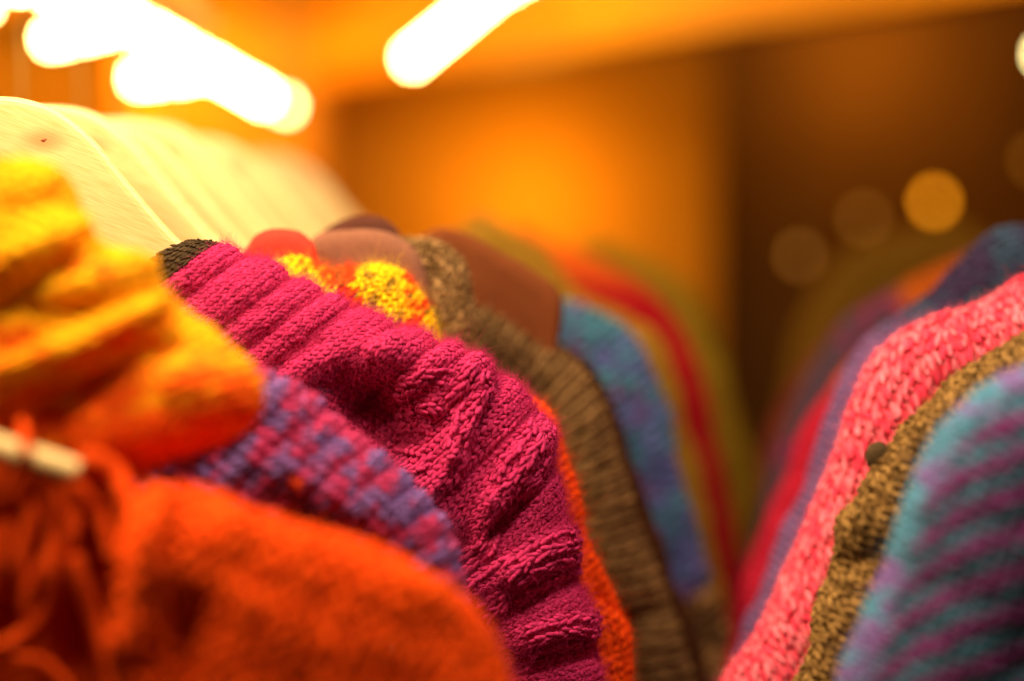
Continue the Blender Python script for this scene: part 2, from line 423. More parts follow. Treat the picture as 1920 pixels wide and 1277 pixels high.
def box(x0, x1, y0, y1, z0, z1, bev=.004):
    import bmesh
    bm = bmesh.new(); bmesh.ops.create_cube(bm, size=1)
    for v in bm.verts:
        v.co = ((x0+x1)/2+v.co.x*(x1-x0), (y0+y1)/2+v.co.y*(y1-y0), (z0+z1)/2+v.co.z*(z1-z0))
    if bev: bmesh.ops.bevel(bm, geom=bm.edges[:], offset=bev, segments=2, affect='EDGES')
    me = bpy.data.meshes.new('box'); bm.to_mesh(me); bm.free(); return me

# ------------------------------------------------------------------ the stall: floor, walls, canopy, beam
RX = .09                                            # the rails drift right 9 cm per metre of depth
tag(link('floor', box(-4, 4, -2, 4.2, -.06, 0, 0), M_FLOOR), kind='structure')
tag(link('back_wall', box(-2.2, px(1338, 300, 3.0)[0], 3.0, 3.08, 0, 2.6, 0), M_PLASTER), kind='structure')
tag(link('side_recess_wall', box(px(1338, 300, 3.0)[0]+.002, 2.4, 3.25, 3.33, 0, 2.6, 0), M_DARK), kind='structure')
tag(link('ceiling', box(-2.2, 2.4, -.6, 3.4, EYE+.98, EYE+1.03, 0), M_DARK), kind='structure')
# timber post that edges the lit wall on the left
pl = px(608, 250, 2.7)
t = link('timber_post', box(pl[0]-.30, pl[0], 2.62, 2.74, 0, EYE+.97, .01), M_BEAM)
tag(t, 'broad amber timber post against the wall beyond the wooden hangers', 'post')
# sloping beam under the canopy
def oriented_box(name, A, B, half, z0, z1, m):
    A = np.array(A); B = np.array(B); d = (B-A)/np.linalg.norm(B-A); n = np.array([-d[1], d[0]])*half
    q = [A-n, B-n, B+n, A+n]
    V = np.array([(p[0], p[1], z) for z in (z0, z1) for p in q])
    Fq = np.array([(3, 2, 1, 0), (4, 5, 6, 7), (0, 1, 5, 4), (1, 2, 6, 5), (2, 3, 7, 6), (3, 0, 4, 7)])
    return link(name, mesh_np(name, V, [Fq], None, False), m)
zb = EYE+.240
tag(oriented_box('roof_beam', (-.52, 2.95), (.62, 1.52), .03, zb, zb+.115, M_BEAM),
    'amber wooden roof beam rising towards the upper right', 'beam')
# canvas canopy hanging above the beam's left end
P0 = px(-300, -160, 2.55); 
V = []; n = 24
for i in range(n):
    for j in range(n):
        a = i/(n-1); b = j/(n-1)
        x = -1.35+a*1.50; y = 2.90-b*1.0-.55*a*(1-b)
        z = EYE+.345+.30*b+.012*math.sin(a*19)+.01*math.sin(b*7+a*4)
        V.append((x, y, z))
V = np.array(V); V = np.concatenate([V, V+[0, 0, .004]])
i, j = np.meshgrid(np.arange(n-1), np.arange(n-1), indexing='ij'); a = (i*n+j).ravel(); Fq = np.stack([a, a+1, a+n+1, a+n], -1)
tag(link('canopy', mesh_np('canopy', V, [Fq, Fq[:, ::-1]+n*n]), M_CANVAS), 'amber canvas canopy sloping above the left end of the beam', 'canopy')

# ------------------------------------------------------------------ light strings
def bulb_mesh(r):
    th = np.linspace(0, math.pi, 9); ns = 12
    V = [(r*math.sin(t_)*math.cos(a), r*math.sin(t_)*math.sin(a), r*1.1*math.cos(t_)) for t_ in th for a in np.linspace(0, 2*math.pi, ns, endpoint=False)]
    Fq = np.array([(i*ns+k, (i+1)*ns+k, (i+1)*ns+(k+1) % ns, i*ns+(k+1) % ns) for i in range(8) for k in range(ns)])
    return mesh_np('bulb', np.array(V), [Fq])
BM = {}
def light_string(path, Y0, Y1, gap, label, group='strings of lights under the canopy', m=None, r=.0065):
    m = m or M_BULB
    P = smooth_curve(path if len(path) > 1 else path*2, 200); seg = np.concatenate([[0], np.cumsum(np.hypot(*np.diff(P, axis=0).T))])
    nb = max(1, int(seg[-1]/gap)+1); q = np.linspace(0, seg[-1], nb) if nb > 1 else np.array([0])
    X = np.interp(q, seg, P[:, 0]); Yp = np.interp(q, seg, P[:, 1])
    W = np.array([px(X[k], Yp[k], Y0+(Y1-Y0)*(q[k]/max(seg[-1], 1))) for k in range(nb)])
    root = empty('light_string', W[0], label, 'light string', group)
    if (m.name, r) not in BM: BM[(m.name, r)] = bulb_mesh(r); BM[(m.name, r)].materials.append(m)
    for k in range(nb):
        b = bpy.data.objects.new('bulb', BM[(m.name, r)]); col.objects.link(b); b.parent = root; b.location = W[k]-W[0]
    cp = W+np.array([0, 0, r*1.6])
    if nb == 1: cp = np.array([cp[0], cp[0]+[0, 0, .12]])
    if nb == 2: cp = np.array([cp[0], cp.mean(0), cp[1]])
    V, Fs, _ = tube(cp, .0016, 6)
    link('cable', mesh_np('cable', V, Fs), M_CORD, root)
    return root
light_string([(-60, -40), (60, -30), (170, 5), (270, 55), (380, 118), (495, 182)], 1.85, 1.95, 24, 'long blazing string of lights ending above the row of wooden hangers')
light_string([(97, 72), (165, 58), (240, 40)], 1.9, 1.9, 26, 'short blazing branch of lights at the upper left corner')
light_string([(262, 146), (330, 140), (400, 128)], 1.9, 1.9, 26, 'blazing branch of lights just above the bright hangers')
light_string([(774, 108), (815, 75), (855, 42), (900, 5), (950, -35)], 2.0, 1.9, 26, 'slanting blazing string of lights at the top middle')
light_string([(925, -18), (985, -50)], 2.0, 2.0, 26, 'second short string of lights cut off by the top edge')
light_string([(536, 198)], 1.95, 1.95, 26, 'single paler bulb at the tip of the long light string', m=M_BULB_DIM)
light_string([(-35, 8)], 1.95, 1.95, 26, 'bulb cut off by the upper left corner', m=M_BULB)
light_string([(1885, -38)], 2.1, 2.1, 26, 'bulb peeping in at the top right edge', m=M_BULB_DIM)
light_string([(1960, 102)], 2.1, 2.1, 26, 'bulb cut off by the right edge, above the right rail', m=M_BULB_DIM)
G2 = 'faint amber lamps at the back of the stall'
light_string([(1752, 378)], 2.4, 2.4, 26, 'brightest of the faint amber lamps in the dark corner', G2, M_BULB_FAINT, .0085)
light_string([(1620, 410)], 2.5, 2.5, 26, 'faint amber lamp left of the brightest one in the dark corner', G2, M_BULB_GHOST, .0085)
light_string([(1942, 300)], 2.5, 2.5, 26, 'faint amber lamp at the right edge above the navy sweater', G2, M_BULB_GHOST, .009)
light_string([(1500, 480)], 2.3, 2.3, 26, 'faintest amber lamp low in the dark corner, over the aisle', G2, M_BULB_GHOST, .008)

# ------------------------------------------------------------------ wooden hangers
AX0 = px(-300, 450, .80)[0]                          # hanger axis at the fuchsia sweater
def axis_x(Y): return AX0+RX*(Y-.80)
def hanger_mesh():
    """flat contoured board in its own plane: x from the axis, z from the top"""
    top = px(*np.array([(-300, 183), (-60, 181), (0, 180), (40, 184), (90, 200), (140, 232), (185, 275), (222, 322), (262, 370), (305, 420), (350, 463), (420, 500), (520, 545), (610, 585), (690, 622), (722, 650)]).T, .80)
    bot = px(*np.array([(-300, 420), (-60, 425), (0, 432), (40, 440), (90, 455), (140, 480), (185, 508), (222, 535), (262, 560), (305, 585), (350, 605), (420, 632), (520, 668), (600, 698), (660, 716), (700, 712)]).T, .80)
    T = smooth_curve(np.stack([top[:, 0]-AX0, top[:, 2]-EYE], -1), 90); B = smooth_curve(np.stack([bot[:, 0]-AX0, bot[:, 2]-EYE], -1), 90)
    loop = np.concatenate([T, B[::-1]])
    mir = loop[::-1]*[-1, 1]
    full = np.concatenate([T, B[::-1], (B*[-1, 1])[1:], (T*[-1, 1])[::-1][:-1]])
    n = len(full)
    d = np.roll(full, -1, 0)-np.roll(full, 1, 0); d /= np.linalg.norm(d, axis=1, keepdims=True)+1e-9
    nin = np.stack([d[:, 1], -d[:, 0]], -1)          # loop runs clockwise: this points inwards
    prof = [(.0040, -.0040), (.0022, -.0037), (.0009, -.0028), (.0002, -.0014), (0, 0), (.0002, .0014), (.0009, .0028), (.0022, .0037), (.0040, .0040)]
    V = np.concatenate([np.stack([full[:, 0]+nin[:, 0]*i_, np.full(n, y_), full[:, 1]+nin[:, 1]*i_], -1) for i_, y_ in prof])
    m = len(prof)
    Fq = np.array([(a*n+k, a*n+(k+1) % n, (a+1)*n+(k+1) % n, (a+1)*n+k) for a in range(m-1) for k in range(n)])
    h = 90
    fr = []
    def face(o, flip):
        q = []
        for k in range(h-1):
            t0, t1 = k, k+1; b0, b1 = 2*h-1-k, 2*h-2-k
            q.append((t0, t1, b1, b0))
            # mirrored half
            mt = lambda i_: (4*h-2-i_) % n if i_ else 0
            mb = lambda i_: 2*h-1+i_
            q.append((mt(t1), mt(t0), mb(t0), mb(t1)))
        q = np.array(q)+o
        return q[:, ::-1] if flip else q
    me = mesh_np('board', V, [Fq, face(0, False), face((m-1)*n, True)], None, True)
    import bmesh
    bm = bmesh.new(); bm.from_mesh(me); bmesh.ops.recalc_face_normals(bm, faces=bm.faces)
    for f in bm.faces: f.smooth = abs(f.normal.y) < .9
    bm.to_mesh(me); bm.free(); return me
HM = hanger_mesh(); HM.materials.append(M_WOOD)
ZT = px(0, 180, .80)[2]-EYE
hook_pts = [(0, 0, ZT-.02), (0, 0, ZT+.03), (0, 0, ZT+.06), (.012, 0, ZT+.078), (.022, 0, ZT+.096), (.014, 0, ZT+.118), (0, 0, ZT+.124), (-.014, 0, ZT+.118), (-.021, 0, ZT+.104)]
V, Fs, _ = tube(np.array(hook_pts), .0014, 8); KM = mesh_np('hook', V, Fs); KM.materials.append(M_METAL)
def knot_mesh():
    th = np.linspace(0, 2*math.pi, 20, endpoint=False)
    V = [(0, -.0002, 0)]+[((.0013+.0004*math.sin(3*t_))*math.cos(t_)*k, -.0002*(1-k)+.0001*k, .0008*math.sin(t_+.4)*k) for k in (.5, 1) for t_ in th]
    Ft = np.array([(0, 1+k, 1+(k+1) % 20) for k in range(20)]); Fq = np.array([(1+k, 21+k, 21+(k+1) % 20, 1+(k+1) % 20) for k in range(20)])
    return mesh_np('knot', np.array(V), [Ft, Fq])
GH = 'pale wooden hangers on the left rail'
def hanger(Y, label, dx=0, dz=0, tilt=0):
    r = empty('wooden_hanger', (axis_x(Y)+dx, Y, EYE+dz), label, 'hanger', GH)
    b = bpy.data.objects.new('board', HM); col.objects.link(b); b.parent = r; b.rotation_euler = (0, 0, tilt)
    k = bpy.data.objects.new('hook', KM); col.objects.link(k); k.parent = r
    return r
h1 = hanger(.803, 'pale wooden hanger with a brown knot, inside the fuchsia sweater')
kp = px(82, 263, .7988)
ko = link('knot', knot_mesh(), M_KNOT, h1); ko.matrix_parent_inverse.identity(); ko.location = Vector(kp)-h1.location
HL = [(.848, 'pale wooden hanger directly behind the knotted one, inside the red lined jacket'),
      (.885, 'bright wooden hanger inside the mauve lined tweed cardigan'),
      (.925, 'bright wooden hanger inside the ribbed brown cardigan'),
      (.965, 'bright wooden hanger inside the dark brown sweater'),
      (1.03, 'blurred wooden hanger inside the blue mottled sweater'),
      (1.11, 'blurred wooden hanger inside the mustard sweater'),
      (1.21, 'blurred wooden hanger inside the red sweater of the left rail'),
      (1.34, 'farthest blurred wooden hanger, inside the olive sweater')]
for k, (Y, lb) in enumerate(HL): hanger(Y, lb, dx=[.004, -.003, .003, .006, 0, .008, .004, 0][k], dz=[0, .002, -.003, .002, .004, 0, -.004, 0][k], tilt=[.03, -.03, .02, .05, -.02, .03, 0, .02][k])
# rail that carries them
zr = ZT+EYE+.122-.0105
V, Fs, _ = tube(np.array([(axis_x(y), y, zr) for y in (.30, .6, .9, 1.2, 1.44)]), .0098, 16)
root = empty('clothes_rail', (axis_x(.3), .3, zr), 'round steel rail carrying the left row of hangers', 'rail')
link('rail_tube', mesh_np('rail_tube', V, Fs), M_METAL, root)
for y in (.34, 1.42):
    V, Fs, _ = tube(np.array([(axis_x(y), y, zr), (axis_x(y), y, zr+.3), (axis_x(y), y, EYE+.98)]), .005, 10)
    link('drop_rod', mesh_np('drop_rod', V, Fs), M_METAL, root)

# ------------------------------------------------------------------ left row of knitwear
GL = 'knitwear hanging on the left rail'; GR = 'knitwear hanging on the right rail'
def thing(name, Y, x, y, label, cat, group): return empty(name, px(x, y, Y), label, cat, group)
LAX = lambda Y: float(topx(np.array([axis_x(Y), Y, EYE]))[0])

# --- fuchsia sweater, in focus
Y = .800
ridge = [(352, 451), (385, 450), (414, 458), (450, 466), (520, 500), (600, 540), (690, 580), (790, 622), (880, 665), (955, 706), (1006, 765), (1036, 850), (1060, 950), (1085, 1060), (1108, 1160), (1128, 1277), (1142, 1420), (1150, 1700), (1152, 2100)]
inner = [(70, 640), (110, 650), (150, 660), (190, 675), (270, 705), (340, 745), (420, 800), (500, 860), (570, 920), (630, 990), (680, 1070), (720, 1130), (750, 1170), (780, 1215), (800, 1255), (820, 1310), (840, 1430), (850, 1705), (852, 2105)]
def rib_f(u, s, X, Yp):
    top = sm(.20, .165, u)*sm(.014, .022, u)
    ph = (u-.012)/.0188+.18*np.sin(u*90)
    w_ = np.abs(np.sin(math.pi*ph))**.6
    dp = .0056*(.55+.8*noise(np.floor(ph)*3.1, s*0+.5, 3))
    lo = sm(.20, .225, u); ph2 = u/.027+.25*np.sin(s*60)
    return top*(w_-1)*dp + lo*.0005*(np.abs(np.sin(math.pi*ph2))**.7-1)
f_f = [(690, 770, 730, 800, 58, -.024), (640, 730, 700, 760, 40, -.006), (560, 690, 720, 650, 30, .004), (700, 655, 880, 690, 34, .007),
       (905, 725, 850, 850, 15, .0055), (935, 715, 900, 790, 11, -.006), (850, 855, 800, 930, 16, .004),
       (1020, 815, 925, 935, 24, .0055), (925, 935, 890, 1010, 16, .004), (975, 945, 920, 1000, 16, -.006), (1055, 860, 985, 945, 12, -.003),
       (1075, 1005, 960, 1070, 26, .0038), (955, 1075, 880, 1110, 20, .004), (1080, 1085, 985, 1130, 24, -.0055),
       (1110, 1170, 985, 1200, 30, .0036), (1120, 1215, 1000, 1240, 26, -.0055), (830, 900, 800, 980, 26, .004),
       (870, 1010, 850, 1050, 22, -.005), (760, 830, 730, 880, 30, -.007), (600, 640, 480, 720, 10, -.003)]
S = Shell(Y, ridge, inner, t=.019, wr=.030, axis=LAX(Y), folds=f_f, rib=rib_f, lump=(.0016, .022), res=.0016, seed=1)
FU = np.array([.54, .024, .145])
c_fu = lambda u, s, x, y, r: mix(FU*.86, FU*1.12+[.0, .012, .012], fbm(x/26, y/26, 4)*.6+.4*r)
u_nb = .0155/S.len; u_sl = .185/S.len
t = thing('fuchsia_sweater', Y, 350, 460, 'fuchsia hand knitted sweater with ribbed shoulder, sharp in focus on the left rail', 'sweater', GL)
c_nb = flat((.050, .032, .016))
knit_part('neckband', S, t, lambda u, s, x, y, r: c_nb(u, s, x, y, r)*(1+.5*(r[..., None]-.5)), 0, u_nb, dict(cw=.0021, rh=.0045, r=.34, slant=3, hi=True, jit=.1))['label'] = 'dark brown neckband'
CABLES = [[(866, 752), (856, 790), (843, 836)], [(886, 808), (869, 858), (858, 900)],
          [(926, 706), (904, 750), (872, 812)], [(908, 700), (886, 742), (862, 775)], [(890, 690), (866, 722), (838, 752)],
          [(1000, 800), (966, 846), (928, 900)], [(1014, 828), (980, 876), (942, 926)], [(1026, 862), (992, 906), (954, 952)],
          [(1006, 902), (954, 962), (926, 1028)], [(985, 895), (936, 950), (905, 1000)],
          [(1079, 995), (1020, 1009), (949, 1059)], [(1084, 1018), (1016, 1036), (954, 1078)], [(1088, 1042), (1020, 1064), (962, 1100)], [(1090, 1064), (1028, 1089), (967, 1127)],
          [(910, 1010), (862, 1050)], [(920, 1034), (872, 1068)], [(930, 1060), (884, 1092)], [(938, 1112), (905, 1138)], [(948, 1130), (916, 1156)],
          [(1117, 1158), (1055, 1162), (994, 1184)], [(1122, 1182), (1058, 1186), (992, 1206)], [(1125, 1204), (1060, 1208), (990, 1228)], [(1128, 1224), (1060, 1228), (988, 1252)],
          [(760, 715), (800, 700), (850, 694)], [(748, 745), (790, 726), (832, 716)], [(748, 775), (790, 765), (826, 768)], [(752, 805), (790, 800), (820, 806)], [(750, 845), (800, 852)], [(755, 880), (806, 878)]]
cab_ = [S.cable(c, c_fu) for c in CABLES]
knit_part('body', S, t, c_fu, u_nb, u_sl, dict(cw=.0038, rh=.0031, hi=True, off=-.0004, r=.28, s0=-.14))
knit_part('sleeve', S, t, c_fu, u_sl, 1, dict(cw=.0038, rh=.0031, hi=True, off=-.0004, r=.28, s0=-.14, ub=.62), extra=cab_)
fuzz_part(S, t, c_fu, 52000, u_nb, .62, -.08, 1, length=.0045, rad=.00004)

# --- purple variegated sweater in front of it
Y = .722
ridge = [(470, 690), (505, 700), (550, 722), (610, 762), (665, 802), (725, 852), (780, 905), (826, 968), (852, 1030), (866, 1090), (880, 1180), (890, 1400), (890, 1800)]
inner = [(215, 905), (260, 930), (310, 955), (370, 985), (430, 1015), (490, 1045), (550, 1075), (610, 1105), (650, 1135), (680, 1170), (700, 1230), (720, 1420), (720, 1810)]
rib_p = lambda u, s, X, Yp: .0032*(np.abs(np.sin(math.pi*(u/.0125+.2*np.sin(s*45))))**.7-1)
S = Shell(Y, ridge, inner, t=.018, wr=.026, axis=LAX(Y), rib=rib_p, folds=[(420, 830, 360, 880, 26, -.008), (560, 960, 600, 1000, 30, -.006), (500, 860, 700, 960, 34, .004)], lump=(.003, .03), res=.002, seed=2)
def c_pu(u, s, x, y, r):
    k = sm(.40, .60, fbm(x/38+y/70, y/38-x/90, 8)*.87+.13*r)
    c = mix((.48, .040, .15), (.20, .11, .36), k)
    return np.where(((np.hypot(x-556, y-905) < 16))[..., None], (.75, .08, .02), c)
t = thing('purple_sweater', Y, 480, 700, 'purple and magenta variegated sweater in front of the fuchsia one', 'sweater', GL)
knit_part('body', S, t, c_pu, 0, 1, dict(cw=.0042, rh=.0042, r=.29, ub=.7, s0=-.14))
fuzz_part(S, t, c_pu, 5000, 0, .7)

# --- yellow tie-dyed garment
Y = .668
ridge = [(-260, 310), (-120, 300), (0, 300), (60, 304), (108, 328), (133, 372), (150, 425), (192, 456), (240, 482), (282, 522), (312, 562), (362, 602), (412, 642), (462, 686), (480, 728), (468, 778), (430, 815), (370, 840), (300, 862), (230, 890), (140, 930), (0, 980), (-150, 1000)]
inner = [(-260, 810), (-180, 808), (-110, 806), (-70, 802), (-30, 798), (0, 792), (20, 786), (45, 780), (70, 772), (95, 764), (120, 755), (140, 756), (160, 758), (180, 760), (190, 763), (185, 767), (165, 769), (140, 771), (110, 773), (70, 762), (20, 758), (-60, 758), (-150, 762)]
f_y = [(-40, 500, 140, 435, 26, 0.0083), (-40, 600, 120, 500, 26, -0.0075), (120, 545, 260, 510, 30, 0.0075), (-40, 700, 140, 645, 24, 0.0097), (140, 645, 280, 585, 24, 0.0097),
       (60, 580, 180, 575, 18, -0.0067), (100, 755, 300, 650, 40, -0.0105), (330, 720, 440, 740, 48, 0.0075), (100, 370, 20, 390, 24, -0.0045), (180, 820, 330, 790, 40, 0.0030), (0, 800, 120, 850, 50, -0.0060)]
S = Shell(Y, ridge, inner, t=.026, wr=.035, folds=f_y, lump=(.0025, .03), res=.002, seed=3)
def c_ye(u, s, x, y, r):
    k = sm(.30, .58, fbm(x/85+y/60, y/42, 11)*.8+.2*r+.18*sm(700, 400, y)-.22*sm(640, 800, y))
    return mix((.90, .12, .006), (.96, .47, .008), k)
t = thing('yellow_orange_hood', Y, 60, 304, 'yellow and orange tie dyed knitted hood bunched up in soft folds at the left', 'hood', GL)
knit_part('knit_fabric', S, t, c_ye, 0, 1, dict(cw=.0052, rh=.0046, r=.30, s0=-.14, s1=.97), mirror=False)
fuzz_part(S, t, c_ye, 4000)

# --- orange felted sweater, nearest
Y = .630
ridge = [(262, 935), (300, 922), (380, 931), (480, 966), (560, 998), (640, 1020), (710, 1038), (785, 1075), (862, 1126), (912, 1190), (950, 1277), (985, 1400), (1000, 1600), (1000, 1900)]
inner = [(225, 1330), (260, 1350), (320, 1380), (390, 1410), (440, 1435), (490, 1450), (530, 1465), (570, 1475), (610, 1485), (640, 1495), (660, 1510), (680, 1540), (690, 1640), (690, 1920)]
S = Shell(Y, ridge, inner, t=.026, wr=.034, axis=LAX(Y), folds=[(300, 960, 240, 1200, 22, .008), (350, 1150, 330, 1260, 50, -.008), (420, 990, 800, 1120, 40, .006)], lump=(.003, .03), res=.0025, seed=4)
c_or = lambda u, s, x, y, r: mix((.74, .065, .004), (.92, .10, .004), fbm(x/60, y/60, 17)*.7+.3*r)
t = thing('orange_sweater', Y, 300, 925, 'flame orange felted sweater with dangling ties, nearest the lens at the bottom left', 'sweater', GL)
knit_part('body', S, t, c_or, 0, 1, dict(cw=.0075, rh=.0065, r=.30, ub=.75, s0=-.12))
fuzz_part(S, t, c_or, 4000, 0, .7, length=.008)
# open front: the back of the neck inside
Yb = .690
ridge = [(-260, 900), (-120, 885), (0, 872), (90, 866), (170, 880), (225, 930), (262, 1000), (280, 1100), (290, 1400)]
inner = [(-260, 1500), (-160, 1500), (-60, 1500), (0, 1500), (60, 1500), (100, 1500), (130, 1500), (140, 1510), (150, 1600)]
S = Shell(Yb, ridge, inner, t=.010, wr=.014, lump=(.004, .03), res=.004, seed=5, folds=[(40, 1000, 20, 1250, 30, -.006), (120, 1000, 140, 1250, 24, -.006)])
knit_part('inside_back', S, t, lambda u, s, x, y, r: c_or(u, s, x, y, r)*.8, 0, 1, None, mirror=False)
for pts, r in (([(60, 872), (34, 925), (22, 960), (10, 1010), (0, 1060), (-14, 1130)], 12), ([(80, 880), (86, 919), (99, 994), (96, 1062), (92, 1124), (68, 1165), (20, 1203), (-25, 1220)], 13),
               ([(135, 885), (150, 912), (180, 960), (200, 1000), (214, 1045)], 15), ([(142, 1040), (152, 1085), (178, 1165), (205, 1235), (220, 1310)], 14),
               ([(155, 862), (185, 866), (215, 890), (238, 935), (234, 1030), (236, 1110), (246, 1200), (240, 1310)], 17), ([(110, 885), (118, 950), (112, 1000), (70, 1070), (50, 1130), (60, 1200)], 11),
               ([(10, 850), (-4, 930), (-30, 1000)], 17), ([(30, 868), (52, 905), (58, 960), (40, 1050), (46, 1120)], 13), ([(120, 872), (140, 930), (136, 1000), (120, 1080)], 14), ([(40, 862), (20, 890), (-10, 960), (-20, 1080)], 13), ([(30, 1230), (90, 1250), (150, 1320)], 10)):
    pts = np.array(pts, float); W = px(pts[:, 0], pts[:, 1], .630); W[:, 1] += .0022*np.sin(np.arange(len(pts))*2.1+pts[0, 0])
    rad = r*.63*SENS/F/IW*rng.uniform(.92, 1.1, len(pts))*np.linspace(1.35, .95, len(pts))
    V, Fs, C = tube(W, rad, 10, (.80, .075, .004))
    link('tie', mesh_np('tie', V, Fs, C), M_WOOL, t)
# the bare wooden end of its hanger
W = px(*np.array([(-160, 790), (-60, 818), (20, 845), (90, 866), (150, 884)]).T, .628)
wrap = px(*np.array([(36, 790), (52, 812), (60, 838), (57, 868), (42, 910)]).T, .630); wrap[:, 1] += [.004, -.004, -.0075, -.004, .003]
V, Fs, C = tube(wrap, 9*.63*SENS/F/IW, 10, (.80, .075, .004)); link('tie', mesh_np('tie', V, Fs, C), M_WOOL, t)
t2 = empty('wooden_hanger', W[0], 'cream wooden hanger end poking out above the orange ties', 'hanger', GH)
V, Fs, C = tube(W, [.0046, .0046, .0046, .0045, .0040], 16)
link('arm', mesh_np('arm', V, Fs), M_WOOD, t2)

# --- yellow jacket with red lining behind the fuchsia one
Y = .845
ridge = [(520, 492), (560, 488), (610, 500), (660, 498), (720, 498), (764, 520), (794, 560), (816, 604), (838, 660), (900, 715), (985, 745), (1030, 780), (1062, 850), (1085, 930), (1106, 1010), (1136, 1085), (1172, 1150), (1184, 1220), (1190, 1300), (1200, 1500), (1205, 1900)]
inner = [(420, 700), (450, 705), (490, 715), (520, 720), (560, 735), (590, 755), (620, 780), (640, 800), (660, 830), (690, 870), (730, 920), (770, 980), (800, 1040), (830, 1110), (850, 1170), (870, 1220), (890, 1270), (900, 1310), (910, 1370), (920, 1540), (920, 1910)]
S = Shell(Y, ridge, inner, t=.016, wr=.022, axis=LAX(Y), lump=(.003, .02), res=.0024, seed=6, folds=[(1130, 1115, 1180, 1150, 12, -.006)])
def c_yr(u, s, x, y, r):
    k = sm(.46, .56, fbm(x/34, y/30, 23)*.8+.2*r)
    a = mix((.95, .58, .01), (.80, .06, .01), sm(.52, .62, fbm((x+9)/60, y/40, 24)))
    a = mix(a, (.16, .10, .02), sm(.62, .7, fbm(x/14, y/14, 25))*.8)
    return mix(a, (.88, .085, .006), sm(640, 720, y+0*x))
t = thing('yellow_jacket', Y, 560, 488, 'yellow flecked jacket with red fleece neck and orange sleeve behind the fuchsia sweater', 'jacket', GL)
knit_part('body', S, t, c_yr, 0, .36, dict(cw=.0040, rh=.0038, s0=-.16))
knit_part('sleeve', S, t, c_yr, .36, 1, dict(cw=.0046, rh=.0042, ub=.8, s0=-.2, s1=.4))['label'] = 'orange sleeve'
fuzz_part(S, t, c_yr, 6000, 0, .7, -.1, .3)
L = Shell(Y+.004, [(440, 500), (455, 468), (475, 438), (508, 423), (560, 431), (592, 458), (606, 492), (650, 503), (700, 515), (735, 560)], [(430, 650), (450, 655), (480, 660), (510, 660), (550, 665), (580, 670), (600, 675), (630, 680), (670, 690), (700, 700)], t=.007, wr=.009, lump=(.0015, .02), res=.003, seed=7)
knit_part('fleece_lining', L, t, flat((.72, .045, .03)), 0, 1, None, M_FELT, mirror=False)['label'] = 'red fleece neck lining'

# --- tweed cardigan with mauve lining
Y = .880
ridge = [(740, 455), (785, 452), (830, 460), (864, 488), (884, 540), (893, 600), (897, 680), (930, 780), (980, 900), (1010, 1050), (1040, 1277), (1050, 1800)]
inner = [(600, 640), (640, 650), (680, 660), (710, 680), (730, 710), (740, 740), (750, 780), (780, 850), (820, 950), (850, 1080), (870, 1290), (880, 1810)]
S = Shell(Y, ridge, inner, t=.013, wr=.016, axis=LAX(Y), lump=(.003, .02), res=.003, seed=8)
def c_tw(u, s, x, y, r):
    return mix((.16, .088, .032), (.34, .20, .08), sm(.3, .7, fbm(x/11, y/11, 31)*.5+.5*r))
t = thing('tweed_cardigan', Y, 785, 455, 'fawn tweed cardigan with mauve fleece neck behind the yellow jacket', 'cardigan', GL)
knit_part('body', S, t, c_tw, 0, 1, dict(cw=.0046, rh=.0042, ub=.6, s0=-.2))
L = Shell(Y-.012, [(570, 470), (590, 440), (625, 428), (680, 424), (735, 434), (775, 460), (798, 500), (812, 560), (815, 640)], [(560, 690), (580, 690), (610, 690), (650, 690), (690, 690), (720, 690), (740, 700), (750, 720), (755, 760)], t=.006, wr=.010, lump=(.0015, .03), res=.003, seed=9)
knit_part('fleece_lining', L, t, flat((.235, .10, .062)), 0, 1, None, M_FELT, mirror=False)['label'] = 'mauve brown fleece lining'
L = Shell(Y+.006, [(575, 470), (600, 432), (640, 408), (684, 399), (724, 406), (750, 426), (764, 455)], [(600, 600), (620, 600), (650, 600), (690, 600), (710, 600), (730, 600), (740, 610)], t=.006, wr=.010, lump=(.001, .03), res=.004, seed=10)
knit_part('collar', L, t, flat((.085, .028, .018)), 0, 1, None, M_FELT, mirror=False)['label'] = 'dark maroon collar edge'

# --- a blue garment that only shows a corner of its collar
Y = .900
S = Shell(Y, [(640, 470), (690, 430), (725, 424), (752, 436), (766, 462), (775, 520), (790, 700), (820, 1200)], [(600, 640), (630, 640), (660, 640), (680, 650), (690, 670), (700, 700), (700, 800), (700, 1210)], t=.008, wr=.010, axis=LAX(Y), lump=(.002, .02), res=.004, seed=11)
t = thing('blue_sweater', Y, 740, 435, 'blue sweater showing only a corner of collar beside the maroon one', 'sweater', GL)
knit_part('body', S, t, flat((.14, .15, .36)), 0, 1, None)

# --- brown ribbed cardigan with rust lining
Y = .930
ridge = [(880, 560), (910, 562), (965, 590), (1020, 628), (1068, 668), (1108, 720), (1138, 790), (1163, 870), (1188, 960), (1216, 1040), (1248, 1110), (1276, 1180), (1298, 1277), (1320, 1450), (1325, 1850)]
inner = [(760, 760), (790, 780), (830, 800), (870, 820), (900, 840), (930, 865), (950, 895), (965, 935), (980, 1000), (995, 1070), (1010, 1135), (1030, 1200), (1045, 1295), (1060, 1465), (1060, 1860)]
rib_b = lambda u, s, X, Yp: .0026*(np.abs(np.sin(math.pi*u/.0085))**.7-1)
S = Shell(Y, ridge, inner, t=.016, wr=.024, axis=LAX(Y), rib=rib_b, lump=(.003, .03), res=.0022, seed=12, folds=[(1100, 800, 1160, 1100, 30, .004), (1230, 1150, 1180, 1180, 30, -.008)])
c_br = lambda u, s, x, y, r: mix((.105, .056, .020), (.23, .13, .052), sm(.25, .75, fbm(x/12, y/12, 33)*.5+.5*r))
t = thing('brown_cardigan', Y, 910, 562, 'brown ribbed cardigan with rust fleece neck in the middle of the left rail', 'cardigan', GL)
